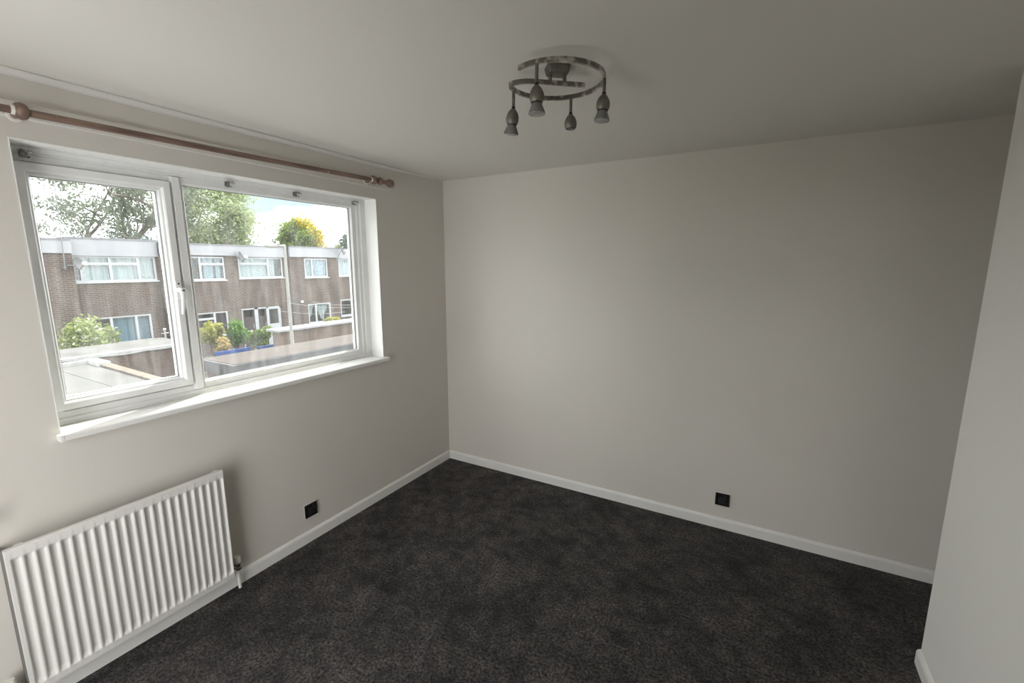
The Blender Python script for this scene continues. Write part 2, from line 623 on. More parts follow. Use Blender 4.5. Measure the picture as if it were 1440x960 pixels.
skirting('baseboard_left', (0, YN, 0), (0, 0, 0), (1, 0, 0))
skirting('baseboard_back', (0.015, 0, 0), (XA, 0, 0), (0, -1, 0))
skirting('baseboard_right', (XR, YN, 0), (XR, YA, 0), (-1, 0, 0))
skirting('baseboard_front', (1.50, YN, 0), (XR - 0.015, YN, 0), (0, 1, 0))

# quarter-round bead between the window wall and the ceiling
pr = [(0, 0), (0, -1), (0.42, -1.0), (0.80, -0.82), (0.98, -0.50), (1.0, -0.12), (0.86, 0)]
k = len(pr)
vs, fs = [], []
for y, r_ in ((YN, 0.024), (-0.75, 0.023), (-0.42, 0.017), (-0.12, 0.006)):
    vs += [(x * r_, y, H + z * r_) for x, z in pr]
for q in range(3):
    fs += [(q * k + i, q * k + (i + 1) % k, (q + 1) * k + (i + 1) % k, (q + 1) * k + i) for i in range(k)]
fs += [tuple(range(k)), tuple(range(3 * k, 4 * k))]
struct(MB().add(vs, fs).build('trim_1', 'white'), 'thin white bead where window wall meets ceiling')

# ------------------------------------------------------------------ window
win = bpy.data.objects.new('window_1', None)
COL.objects.link(win)
win.location = (-0.12, -1.61, 1.06)
struct(win, 'white plastic framed window with one opening casement and one fixed pane')
FX = -0.12                           # inner face of the outer frame
SZ = 1.062                           # top of the sill board

# painted reveal linings
MB().box(-0.185, 0.002, WY0, WY1, WZ1 - 0.004, WZ1 - 0.0005).build('head_reveal', 'reveal', win)
MB().box(-0.185, 0.002, WY1 - 0.004, WY1 - 0.0005, SZ, WZ1 - 0.004).build('side_reveal', 'reveal', win)
MB().box(-0.185, 0.002, WY0 + 0.0005, WY0 + 0.004, SZ, WZ1 - 0.004).build('side_reveal', 'reveal', win)
MB().box(-0.185, -0.108, -0.79, WY1 - 0.004, SZ, WZ1 - 0.005).build('cover_strip', 'upvc', win)
MB().box(-0.185, -0.110, WY0 + 0.004, WY1 - 0.004, WZ1 - 0.022, WZ1 - 0.0045).build('head_bead', 'upvc', win)

# sill board with nose
s = MB()
prof = [(-0.19, SZ - 0.017), (-0.19, SZ), (0.038, SZ), (0.044, SZ - 0.003), (0.046, SZ - 0.009), (0.046, SZ - 0.022), (0.042, SZ - 0.026), (0.0, SZ - 0.026), (0.0, SZ - 0.017)]
vs = []
for y in (WY0 + 0.001, WY1 - 0.001):
    vs += [(x, y, z) for x, z in prof]
k = len(prof)
s.add(vs, [tuple(range(k)), tuple(range(k, 2 * k))] + [(i, (i + 1) % k, (i + 1) % k + k, i + k) for i in range(k)])
for y0, y1 in ((WY0 - 0.012, WY0 + 0.001), (WY1 - 0.001, WY1 + 0.02)):
    s.bevbox(0.0005, 0.046, y0, y1, SZ - 0.026, SZ, 0.002)
s.build('window_sill', 'white', win)

# outer frame
OY0, OY1, OZ0, OZ1 = WY0 + 0.004, -0.79, SZ, WZ1 - 0.005
MB().ring_frame(OY0, OY1, OZ0, OZ1, [(0, -0.19), (0, FX), (0.024, FX), (0.026, FX - 0.008), (0.050, FX - 0.010), (0.054, FX - 0.03), (0.054, -0.19)]).build('window_frame', 'upvc', win)
# thin ledge under the bottom rail
MB().bevbox(-0.19, FX + 0.008, OY0, OY1, SZ, SZ + 0.008, 0.002).build('base_bead', 'upvc', win)
# mullion
mm = MB()
prof = [(-0.19, -0.023), (-0.125, -0.023), (-0.112, -0.016), (-0.112, 0.012), (-0.125, 0.022), (-0.19, 0.022)]
vs = [(x, -1.905 + y, z) for z in (OZ0 + 0.03, OZ1 - 0.03) for x, y in prof]
k = len(prof)
mm.add(vs, [tuple(range(k)), tuple(range(k, 2 * k))] + [(i, (i + 1) % k, (i + 1) % k + k, i + k) for i in range(k)])
mm.build('mullion', 'upvc', win)

# opening casement
SY0, SY1, SZ0, SZ1 = -2.449, -1.934, 1.122, 2.108
sash = MB().ring_frame(SY0, SY1, SZ0, SZ1, [(0, -0.175), (0, -0.112), (0.003, -0.106), (0.028, -0.106), (0.033, -0.111), (0.034, -0.122), (0.041, -0.124), (0.048, -0.136), (0.048, -0.175)]).build('casement', 'upvc', win)
MB().ring_frame(SY0 + 0.046, SY1 - 0.046, SZ0 + 0.046, SZ1 - 0.046, [(0, -0.152), (0, -0.1365), (0.003, -0.1365), (0.003, -0.152)]).build('gasket', 'gasket', sash)
MB().box(-0.150, -0.146, SY0 + 0.044, SY1 - 0.044, SZ0 + 0.044, SZ1 - 0.044).build('glass_pane', 'glass', sash)
# handle
hy, hz = -1.953, 1.60
hd = MB()
hd.bevbox(-0.106, -0.098, hy - 0.013, hy + 0.013, hz - 0.045, hz + 0.040, 0.003)
hd.lathe((-0.099, hy, hz), (1, 0, 0), [(0, 0.013), (0.022, 0.012), (0.034, 0.013), (0.038, 0.009)], 16)
hb = hd.build('handle', 'upvc', sash, smooth=True)
lv = MB()
lv.tube([(-0.070, hy, hz + 0.004), (-0.066, hy - 0.001, hz - 0.03), (-0.066, hy - 0.004, hz - 0.075), (-0.070, hy - 0.008, hz - 0.115)], [0.011, 0.0095, 0.008, 0.0065], 10)
lv.lathe((-0.063, hy, hz + 0.001), (1, 0, 0), [(0, 0.0095), (0.004, 0.008)], 14)
lv.build('handle_lever', 'upvc', sash, smooth=True)
MB().lathe((-0.0985, hy, hz + 0.030), (1, 0, 0), [(0, 0.005), (0.0012, 0.0045)], 12).build('screw', 'slot', sash)
MB().lathe((-0.0592, hy + 0.001, hz - 0.001), (1, 0, 0), [(0, 0.006), (0.0012, 0.0055)], 12).build('lock', 'galv', sash)

# fixed light
BY0, BY1, BZ0, BZ1 = -1.885, -0.838, 1.108, 2.122
MB().ring_frame(BY0, BY1, BZ0, BZ1, [(0, -0.16), (0, -0.131), (0.004, -0.126), (0.012, -0.127), (0.020, -0.140), (0.020, -0.16)]).build('glazing_bead', 'upvc', win)
MB().ring_frame(BY0 + 0.018, BY1 - 0.018, BZ0 + 0.018, BZ1 - 0.018, [(0, -0.156), (0, -0.1405), (0.003, -0.1405), (0.003, -0.156)]).build('gasket', 'gasket', win)
MB().box(-0.155, -0.151, BY0 + 0.016, BY1 - 0.016, BZ0 + 0.016, BZ1 - 0.016).build('glass_pane', 'glass', win)

# blind brackets left on the window head
BR_LABEL = ['small metal blind bracket under the window head above the opening casement',
            'small metal blind bracket beside the mullion above the fixed pane',
            'small metal blind bracket midway along the fixed pane head',
            'small metal blind bracket in the head corner at the bright side reveal']
for i, by in enumerate((-2.415, -1.672, -1.285, -0.851)):
    b = thing('blind_bracket', BR_LABEL[i], 'bracket', (-0.085, by, WZ1 - 0.022), 'blind brackets along the window head')
    zt = WZ1 - 0.0222
    MB().bevbox(-0.102, -0.068, by - 0.016, by + 0.016, zt - 0.003, zt, 0.001).build('plate', 'galv', b)
    c = MB()
    c.bevbox(-0.104, -0.101, by - 0.013, by + 0.013, zt - 0.026, zt - 0.002, 0.001)
    c.bevbox(-0.101, -0.080, by - 0.013, by - 0.008, zt - 0.026, zt - 0.021, 0.001)
    c.bevbox(-0.101, -0.080, by + 0.008, by + 0.013, zt - 0.026, zt - 0.021, 0.001)
    c.build('clip', 'galv', b)
    MB().tube([(-0.072, by - 0.004, zt - 0.005), (-0.064, by + 0.018, zt - 0.010)], 0.0035, 8).build('catch', 'galv', b)

# ------------------------------------------------------------------ curtain pole on its batten
bat = thing('curtain_batten', 'wall-coloured timber batten with a white lower lip behind the curtain pole', 'batten', (0.009, -1.73, 2.238))
MB().bevbox(0.0005, 0.018, -2.86, -0.60, 2.241, 2.292, 0.0015).build('board', 'wall', bat)
MB().bevbox(0.0005, 0.0195, -2.86, -0.60, 2.2365, 2.2405, 0.001).build('lip', 'white', bat)
PX, PR = 0.09, 0.0128


def pz(y):
    return 2.243 + (y + 2.5) * 0.015


pole = thing('curtain_pole', 'brown varnished wooden curtain pole with turned finials above the window', 'curtain pole', (PX, -1.66, 2.25))
MB().tube([(PX, -2.80, pz(-2.80)), (PX, -1.6, pz(-1.6) - 0.003), (PX, -0.80, pz(-0.80))], PR, 20).build('rod', 'wood', pole, smooth=True)
fin = [(0, 0.0135), (0.004, 0.021), (0.014, 0.024), (0.024, 0.021), (0.030, 0.014), (0.055, 0.0125), (0.075, 0.0145), (0.082, 0.020), (0.092, 0.0255), (0.108, 0.0275), (0.122, 0.024), (0.134, 0.015), (0.141, 0.009), (0.146, 0.004)]
MB().lathe((PX, -0.80, pz(-0.80)), (0, 1, 0), fin, 24).build('finial', 'wood', pole, smooth=True)
MB().lathe((PX, -2.80, pz(-2.80)), (0, -1, 0), fin, 24).build('finial', 'wood', pole, smooth=True)
for by in (-2.452, -0.842):
    z = pz(by)
    br = MB()
    br.lathe((PX, by - 0.017, z), (0, 1, 0), [(0, 0.014), (0.001, 0.021), (0.006, 0.026), (0.017, 0.029), (0.028, 0.026), (0.033, 0.021), (0.034, 0.014)], 22)
    br.lathe((0.024, by, z - 0.002), (1, 0, 0.02), [(0, 0.013), (0.03, 0.011), (0.055, 0.012)], 18)
    bo = br.build('pole_bracket', 'wood', pole, smooth=True)
    MB().lathe((0.0195, by, z - 0.003), (1, 0, 0), [(0, 0.022), (0.004, 0.021), (0.0055, 0.014)], 20).build('rose', 'cap', bo, smooth=True)
    MB().lathe((PX, by - 0.026, z), (0, 1, 0), [(0, 0.0150), (0.011, 0.0160)], 20).build('collar', 'cap', bo, smooth=True)

# tie-back hook at the left edge of the picture
hk = thing('tieback_hook', 'small round metal curtain tie-back hook on the wall above the radiator', 'hook', (0.0, -2.69, 0.81))
MB().lathe((0.0005, -2.69, 0.812), (1, 0, 0), [(0, 0.017), (0.003, 0.017), (0.006, 0.012), (0.006, 0.005), (0.03, 0.005)], 18).build('rose', 'galv', hk, smooth=True)
MB().tube([(0.03, -2.69, 0.812), (0.045, -2.69, 0.814), (0.052, -2.69, 0.822), (0.052, -2.69, 0.838)], [0.005, 0.005, 0.0045, 0.006], 10).build('hook', 'galv', hk, smooth=True)

# ------------------------------------------------------------------ radiator
RY0, RY1, RZ0, RZ1 = -2.692, -1.943, 0.105, 0.705
RX = 0.088
rad = thing('radiator', 'white ribbed panel radiator fixed to the wall under the window', 'radiator', (0.06, -2.32, 0.105))
NCH = 22
pitch = (RY1 - RY0 - 0.010) / NCH


def chan(ny=9):
    """front sheet: raised flat border and narrow ridges, wide pressed channels with sloping ends"""
    ys = [RY0]
    ds = [0]
    y = RY0 + 0.005 + pitch * 0.18
    for i in range(NCH):
        c0 = RY0 + 0.005 + i * pitch
        for f, d in ((0.17, 0), (0.22, 0.25), (0.34, 0.88), (0.44, 1), (0.78, 1), (0.88, 0.88), (1.00, 0.25), (1.05, 0)):
            ys.append(c0 + f * pitch)
            ds.append(d)
    ys.append(RY1)
    ds.append(0)
    return ys, ds


ys, ds = chan()
zs = [(RZ0, 0), (RZ0 + 0.030, 0), (RZ0 + 0.036, 0.35), (RZ0 + 0.046, 0.85), (RZ0 + 0.056, 1), (RZ1 - 0.056, 1), (RZ1 - 0.048, 0.85), (RZ1 - 0.041, 0.35), (RZ1 - 0.036, 0), (RZ1 - 0.004, 0), (RZ1, -0.0)]
f = MB()
vs = []
for zi, (z, e) in enumerate(zs):
    for y, d in zip(ys, ds):
        x = RX - 0.0135 * d * max(e, 0)
        if zi in (0, len(zs) - 1):
            x -= 0.004
        vs.append((x, y, z))
n = len(ys)
fs = []
for i in range(len(zs) - 1):
    for j in range(n - 1):
        a = i * n + j
        fs.append((a, a + 1, a + n + 1, a + n))
# back face and edges
off = len(vs)
vs += [(RX - 0.02, RY0, RZ0), (RX - 0.02, RY1, RZ0), (RX - 0.02, RY1, RZ1), (RX - 0.02, RY0, RZ1)]
fs.append((off, off + 1, off + 2, off + 3))
top = (len(zs) - 1) * n
fs.append(tuple([off] + list(range(0, n)) + [off + 1])[::-1])
fs.append(tuple([off + 3] + list(range(top, top + n)) + [off + 2]))
fs.append(tuple([off, off + 3] + [i * n for i in range(len(zs) - 1, -1, -1)]))
fs.append(tuple([off + 1, off + 2] + [i * n + n - 1 for i in range(len(zs) - 1, -1, -1)]))
f.add(vs, fs).build('panel', 'rad', rad, smooth=True)
MB().bevbox(0.006, RX - 0.0205, RY0 + 0.001, RY0 + 0.006, RZ0 + 0.01, RZ1 - 0.012, 0.001).build('gap_shade_panel', 'gapshade', rad)  # added dark panel, painted as the shaded gap at the radiator's near end
# convector fins welded to the back
cf = MB()
nf = 40
y = RY0 + 0.05
step = (RY1 - RY0 - 0.1) / nf
zig = []
for i in range(nf + 1):
    zig.append((0.067 if i % 2 == 0 else 0.035, y + i * step))
vs = [(x, yy, z) for z in (RZ0 + 0.05, RZ1 - 0.05) for x, yy in zig]
k = len(zig)
cf.add(vs, [(i, i + 1, i + 1 + k, i + k) for i in range(k - 1)]).build('convector_fins', 'rad', rad)
for by in (-2.55, -2.09):
    MB().box(0.0005, 0.0345, by - 0.015, by + 0.015, RZ0 + 0.08, RZ1 - 0.03).build('wall_bracket', 'rad', rad)
# top corner tappings
for y0 in (RY1 - 0.045, RY0 + 0.02):
    MB().lathe((0.055, y0 + 0.012, RZ1 - 0.020), (0, 1, 0), [(0, 0.018), (0.022, 0.018), (0.026, 0.013), (0.032, 0.013)], 16).build('end_tapping', 'rad', rad, smooth=True)
for y0, yv in ((RY1 - 0.03, -1.900), (RY0 + 0.03, -2.735)):
    sg = 1 if yv > -2.3 else -1
    v = MB()
    v.lathe((0.042, y0, 0.130), (0, sg, 0), [(0, 0.015), (0.028, 0.015), (0.030, 0.011), (abs(yv - y0), 0.009)], 16)
    v.lathe((0.042, yv, 0.108), (0, 0, 1), [(0, 0.013), (0.004, 0.016), (0.016, 0.016), (0.018, 0.013), (0.030, 0.013), (0.032, 0.016), (0.040, 0.016)], 16)
    vo = v.build('valve', 'chrome', rad, smooth=True)
    MB().lathe((0.042, yv, 0.148), (0, 0, 1), [(0, 0.0155), (0.004, 0.017), (0.034, 0.0165), (0.038, 0.014)], 18).build('valve_cap', 'cap', vo, smooth=True)
    MB().tube([(0.042, yv, 0.001), (0.042, yv, 0.110)], 0.0078, 14).build('pipe', 'cap', vo, smooth=True)

# ------------------------------------------------------------------ sockets


def socket(kind, loc, label):
    """single switched socket: built facing +x then mapped on to the wall"""
    t = thing('wall_socket', label, 'socket', loc, 'black single wall sockets')

    def mp_(b):
        for i, (x, y, z) in enumerate(b.v):
            if kind == 'left':
                b.v[i] = (loc[0] + x, loc[1] + y, loc[2] + z)
            else:
                b.v[i] = (loc[0] + y, loc[1] - x, loc[2] + z)
        return b
    mp_(MB().bevbox(0.0003, 0.0035, -0.0435, 0.0435, -0.0435, 0.0435, 0.0012)).build('gasket', 'cap', t)
    pl = mp_(MB().bevbox(0.0035, 0.0095, -0.0425, 0.0425, -0.0425, 0.0425, 0.002)).build('plate', 'black', t)
    mp_(MB().bevbox(0.0092, 0.0115, -0.024, 0.024, -0.030, 0.016, 0.001)).build('insert', 'blackplastic', t)
    mp_(MB().bevbox(0.0092, 0.0135, 0.008, 0.022, 0.019, 0.034, 0.0015)).build('rocker', 'blackplastic', t)
    for (y0, z0, dy, dz) in ((0, 0.004, 0.002, 0.004), (-0.011, -0.018, 0.0035, 0.002), (0.011, -0.018, 0.0035, 0.002)):
        mp_(MB().box(0.0112, 0.0118, y0 - dy, y0 + dy, z0 - dz, z0 + dz)).build('pin_slot', 'slot', t)
    for y0 in (-0.030, 0.030):
        mp_(MB().lathe((0.0093, y0, 0.0), (1, 0, 0), [(0, 0.0035), (0.0012, 0.003)], 12)).build('screw', 'chrome', t)
    return t


socket('left', (0, -1.421, 0.203), 'black single wall socket on the window wall near the radiator')
socket('back', (2.244, 0, 0.203), 'black single wall socket low on the large blank wall')

# ------------------------------------------------------------------ ceiling light
LC = Vector((1.695, -1.526, 2.345))
LR = 0.165
lt = thing('spiral_ceiling_light', 'worn silver spiral ceiling light with four hanging spot heads', 'ceiling light', (LC.x - 0.02, LC.y + 0.015, H))


def strip(path, hw, hh):
    """rectangular bar swept along a horizontal path"""
    b = MB()
    n = len(path)
    vs = []
    for i, p in enumerate(path):
        d = (path[min(i + 1, n - 1)] - path[max(i - 1, 0)])
        d.z = 0
        d.normalize()
        a = Vector((-d.y, d.x, 0))
        for s_, u in ((-1, -1), (1, -1), (1, 1), (-1, 1)):
            vs.append(tuple(p + a * hw * s_ + Vector((0, 0, hh * u))))
    fs = [(0, 1, 2, 3), tuple(4 * (n - 1) + q for q in range(4))]
    for i in range(n - 1):
        for q in range(4):
            q2 = (q + 1) % 4
            fs.append((4 * i + q, 4 * i + q2, 4 * i + 4 + q2, 4 * i + 4 + q))
    return b.add(vs, fs)


path = [LC + Vector((LR * math.cos(a), LR * math.sin(a), 0)) for a in np.radians(np.linspace(-112, 192, 70))]
P0_, T0_ = path[-1], (path[-1] - path[-2]).normalized()
P1_ = LC + Vector((-0.075, -0.038, 0))
T1_ = Vector((0.80, 0.60, 0))
for t in np.linspace(0, 1, 14)[1:]:
    h00, h10, h01, h11 = 2 * t**3 - 3 * t**2 + 1, t**3 - 2 * t**2 + t, -2 * t**3 + 3 * t**2, t**3 - t**2
    path.append(P0_ * h00 + T0_ * 0.10 * h10 + P1_ * h01 + T1_ * 0.10 * h11)
for t in np.linspace(0, 1, 6)[1:]:
    path.append(P1_ + (LC + Vector((0.073, 0.084, 0)) - P1_) * t)
strip(path, 0.0045, 0.0075).build('spiral_rail', 'worn', lt, smooth=True)
# ceiling plate: chamfered rectangular box turned along the bar
cdir = Vector((0.77, 0.63, 0)).normalized()
cperp = Vector((-cdir.y, cdir.x, 0))
cc = LC + Vector((-0.004, 0.020, 0))
bmx = bmesh.new()
bmesh.ops.create_cube(bmx, size=1)
for v in bmx.verts:
    tpr = 0.82 if v.co.z < 0 else 1.0
    q = cc + cdir * (v.co.x * 0.084 * tpr) + cperp * (v.co.y * 0.062 * tpr)
    v.co = (q.x, q.y, H - 0.0005 - 0.030 * (0.5 - v.co.z))
bmesh.ops.bevel(bmx, geom=list(bmx.edges), offset=0.006, segments=3, affect='EDGES', profile=0.5)
MB().bm(bmx).build('ceiling_plate', 'steel', lt, smooth=True)
for sg in (-1, 1):
    q = cc + cdir * 0.026 * sg
    qb = LC + Vector((0, 0.02, 0)) + cdir * 0.026 * sg
    MB().tube([(q.x, q.y, H - 0.029), (qb.x - 0.004, qb.y, LC.z + 0.006)], 0.0065, 12).build('mount_post', 'steel', lt, smooth=True)
# four heads: angle on the ring, stem length, tilt, bulb fitted
body = [(0, 0.007), (0.004, 0.0115), (0.012, 0.0175), (0.024, 0.0225), (0.036, 0.0235), (0.044, 0.0220), (0.050, 0.0190)]
cone = [(0, 0.0155), (0.004, 0.0165), (0.016, 0.0220), (0.026, 0.0262), (0.031, 0.0275), (0.033, 0.0265), (0.034, 0.022), (0.034, 0.001)]
for ang, sl, tilt, bulb in ((-87, 0.055, (0.02, 0.0), True), (182, 0.052, (-0.16, 0.08), True), (24, 0.036, (-0.05, -0.03), True), (94, 0.049, (0.0, 0.02), False)):
    a = math.radians(ang)
    p = LC + Vector((LR * math.cos(a), LR * math.sin(a), -0.0075))
    q = p - Vector((0, 0, sl))
    MB().tube([p + Vector((0, 0, 0.002)), q], 0.0058, 14).build('stem', 'steel', lt, smooth=True)
    MB().lathe(q + Vector((0, 0, 0.003)), (0, 0, -1), [(0, 0.0052), (0.003, 0.0068), (0.008, 0.0068), (0.011, 0.0045)], 14).build('joint', 'blackplastic', lt, smooth=True)
    ax = Vector((tilt[0], tilt[1], -1)).normalized()
    q2 = q + ax * 0.006
    hdm = MB().lathe(q2, ax, body, 22).build('lamp_holder', 'steel', lt, smooth=True)
    e = q2 + ax * 0.0495
    if bulb:
        MB().lathe(e, ax, [(0, 0.0188), (0.004, 0.0178)], 20).build('bulb_collar', 'blackplastic', hdm, smooth=True)
        MB().lathe(e + ax * 0.003, ax, cone, 24).build('bulb', 'bulb', hdm, smooth=True)
    else:
        MB().lathe(e - ax * 0.0005, ax, [(0, 0.0186), (0.003, 0.0178), (0.003, 0.006)], 20).build('empty_lampholder', 'blackplastic', hdm, smooth=True)

# ================================================================== outdoors
GZ = -2.75
g = MB().box(-140, -T - 0.0, -80, 120, GZ - 0.3, GZ).build('ground', 'ground')
struct(g, 'paved ground and gardens between the houses')
# outside skin of our own house below the bedroom
struct(MB().box(-T, 4.2, YN - 0.4, 0.4, GZ, -0.25).build('wall_outside', 'brick'))


def cell_wall(b, x0, x1, y0, y1, z0, z1, holes):
    ycut = sorted(set([y0, y1] + [h[0] for h in holes] + [h[1] for h in holes]))
    zcut = sorted(set([z0, z1] + [h[2] for h in holes] + [h[3] for h in holes]))
    for i in range(len(ycut) - 1):
        for j in range(len(zcut) - 1):
            cy, cz = (ycut[i] + ycut[i + 1]) / 2, (zcut[j] + zcut[j + 1]) / 2
            if any(h[0] < cy < h[1] and h[2] < cz < h[3] for h in holes):
                continue
            b.box(x0, x1, ycut[i], ycut[i + 1], zcut[j], zcut[j + 1])


def house_window(parent, X, y0, y1, z0, z1, mull, vents, curtains, curtain_mat='net', sill=True):
    """X is the wall face; mull = mullion y positions; vents = {light index: transom z}; curtains = list of (y0,y1,shape)"""
    fr = 0.07
    b = MB()
    xa, xb = X - 0.10, X - 0.02
    b.box(xa, xb, y0, y0 + fr, z0, z1).box(xa, xb, y1 - fr, y1, z0, z1)
    b.box(xa, xb, y0 + fr, y1 - fr, z0, z0 + fr).box(xa, xb, y0 + fr, y1 - fr, z1 - fr, z1)
    edges = [y0] + mull + [y1]
    for m_ in mull:
        b.box(xa, xb + 0.01, m_ - 0.045, m_ + 0.045, z0 + fr, z1 - fr)
    lights = []
    for i in range(len(edges) - 1):
        a = edges[i] + (fr if i == 0 else 0.045)
        c = edges[i + 1] - (fr if i == len(edges) - 2 else 0.045)
        if i in vents:
            zt = vents[i]
            b.box(xa, xb + 0.01, a, c, zt - 0.05, zt + 0.05)
            lights += [(a, c, z0 + fr, zt - 0.05), (a, c, zt + 0.05, z1 - fr)]
        else:
            lights.append((a, c, z0 + fr, z1 - fr))
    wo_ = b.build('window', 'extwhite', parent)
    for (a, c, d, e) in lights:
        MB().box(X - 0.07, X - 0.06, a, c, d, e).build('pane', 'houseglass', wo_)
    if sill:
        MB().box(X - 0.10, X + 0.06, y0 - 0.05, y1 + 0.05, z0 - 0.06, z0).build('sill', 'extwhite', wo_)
    for (a, c, shape) in curtains:
        n = max(8, int((c - a) / 0.05))
        cv = MB()
        vs = []
        for i in range(n + 1):
            yy = a + (c - a) * i / n
            xx = X - 0.22 + 0.03 * math.sin(i * 1.3) + 0.015 * math.sin(i * 0.47)
            zt, zb = z1 + 0.02, z0 - 0.02
            if shape == 'swag':        # pointed swag: long in the middle
                u = abs(2 * i / n - 1)
                zb = z0 + 0.1 + (z1 - z0 - 0.15) * u
            if shape == 'wing':        # falls away to the left
                zb = z0 + (z1 - z0) * 0.9 * (i / n) ** 1.4
            vs += [(xx, yy, zb), (xx, yy, zt), (xx - 0.01, yy, zb), (xx - 0.01, yy, zt)]
        fs = []
        for i in range(n):
            o_ = 4 * i
            fs += [(o_, o_ + 4, o_ + 5, o_ + 1), (o_ + 2, o_ + 3, o_ + 7, o_ + 6)]
        cv.add(vs, fs).build('curtain', curtain_mat, wo_)
    return (y0, y1, z0, z1)


def house(label, X, y0, y1, roof_z, fas_z, holes, fill):
    t = thing('terraced_house', label, 'house', (X, (y0 + y1) / 2, GZ), 'terraced houses across the gardens')
    b = MB()
    cell_wall(b, X - 0.28, X, y0, y1, GZ, fas_z, holes)
    b.box(X - 6, X - 5.8, y0, y1, GZ, fas_z)
    b.box(X - 5.8, X - 0.28, y0, y0 + 0.12, GZ, fas_z)
    b.box(X - 5.8, X - 0.28, y1 - 0.12, y1, GZ, fas_z)
    b.build('wall', 'brick', t)
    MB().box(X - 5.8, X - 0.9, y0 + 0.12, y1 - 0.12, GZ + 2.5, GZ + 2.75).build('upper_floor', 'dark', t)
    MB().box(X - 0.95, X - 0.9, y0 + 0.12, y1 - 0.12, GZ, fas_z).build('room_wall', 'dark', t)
    MB().box(X - 6.1, X + 0.02, y0, y1, roof_z - 0.16, roof_z).build('roof', 'felt', t)
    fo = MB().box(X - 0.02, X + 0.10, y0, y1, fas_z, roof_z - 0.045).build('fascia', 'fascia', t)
    MB().box(X - 0.05, X + 0.13, y0, y1, roof_z - 0.045, roof_z + 0.02).build('roof_trim', 'roofedge', fo)
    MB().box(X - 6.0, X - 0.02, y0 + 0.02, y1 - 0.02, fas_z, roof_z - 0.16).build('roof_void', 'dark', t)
    fill(t)
    return t


XB, XF = -22.0, -21.45

house('brown brick end of terrace with a plain brick pier beside the aerial mast', XF + 0.05, -3.0, 3.93, 2.72, 2.18,
      [(0.2, 2.6, 1.02, 2.10), (0.4, 2.4, -1.65, -0.5)],
      lambda t: (house_window(t, XF + 0.05, 0.2, 2.6, 1.02, 2.10, [1.4], {}, [(0.2, 2.6, 'net')]),
                 house_window(t, XF + 0.05, 0.4, 2.4, -1.65, -0.5, [1.4], {}, [(0.4, 2.4, 'net')])))


def fill1(t):
    house_window(t, XB, 4.05, 6.93, 1.04, 2.09, [4.33, 5.28, 6.27], {1: 1.78, 2: 1.78}, [(4.35, 6.9, 'net')])
    house_window(t, XB, 4.35, 6.50, -1.65, -0.46, [5.05, 5.93], {}, [(5.05, 6.45, 'net')], 'bluenet')


house('brown brick terraced house with a four-light window above a leafy bush', XB, 3.93, 7.02, 2.82, 2.10,
      [(4.05, 6.93, 1.04, 2.095), (4.35, 6.50, -1.65, -0.46)], fill1)


def fill2(t):
    house_window(t, XF - 0.3, 7.75, 9.80, 1.00, 2.14, [8.66], {1: 1.78}, [(8.9, 9.35, 'net'), (9.45, 9.7, 'net')], 'bluenet')
    house_window(t, XF - 0.3, 8.15, 9.72, -1.82, -0.60, [9.08], {0: -0.92}, [])


house('brown brick terraced house with dark ground-floor window behind the lime shrub', XF - 0.3, 7.02, 10.42, 2.74, 2.20,
      [(7.75, 9.80, 1.00, 2.14), (8.15, 9.72, -1.82, -0.60)], fill2)


def fill3(t):
    house_window(t, XB, 10.62, 13.12, 1.04, 2.14, [12.25], {0: 1.80}, [(10.65, 12.2, 'net'), (12.25, 12.75, 'net')])
    X = XB
    fr = MB()
    a, b_, c, d, e = 10.62, 11.33, 11.52, 12.03, 12.78
    z0, z1 = GZ + 0.02, -0.58
    for y0, y1 in ((a - 0.06, a), (b_ - 0.07, b_ + 0.12), (c + 0.42, d), (e - 0.07, e)):
        fr.box(X - 0.12, X - 0.01, y0, y1, z0, z1)
    fr.box(X - 0.12, X - 0.01, a, e, z1 - 0.08, z1)
    fr.box(X - 0.10, X - 0.03, d, e, z0, -1.62)
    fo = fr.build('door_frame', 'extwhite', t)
    for y0, y1 in ((a, b_ - 0.07), (b_ + 0.12, c + 0.42)):
        dr = MB()
        dr.box(X - 0.10, X - 0.05, y0, y1, z0, -1.05)
        dr.box(X - 0.10, X - 0.05, y0, y0 + 0.10, -1.05, z1 - 0.08).box(X - 0.10, X - 0.05, y1 - 0.10, y1, -1.05, z1 - 0.08)
        do = dr.build('door', 'darkdoor', t)
        MB().box(X - 0.08, X - 0.07, y0 + 0.10, y1 - 0.10, -1.05, z1 - 0.08).build('pane', 'houseglass', do)
        MB().box(X - 0.05, X - 0.035, (y0 + y1) / 2 - 0.13, (y0 + y1) / 2 + 0.13, -1.85, -1.79).build('letter_plate', 'upvc', do)
        MB().box(X - 0.05, X - 0.02, y1 - 0.10, y1 - 0.07, -1.70, -1.45).build('door_handle', 'galv', do)
    MB().box(X - 0.08, X - 0.07, d, e - 0.07, -1.62, z1 - 0.08).build('pane', 'houseglass', fo)
    sf = MB().ring_frame(d, e - 0.07, -1.62, z1 - 0.08, [(0, X - 0.10), (0, X - 0.03), (0.06, X - 0.03), (0.06, X - 0.10)])
    sf.build('side_light_frame', 'extwhite', fo)


house('brown brick terraced house with two dark front doors in a white frame', XB, 10.42, 13.40, 2.76, 2.16,
      [(10.62, 13.12, 1.04, 2.145), (10.56, 12.78, GZ, -0.58)], fill3)


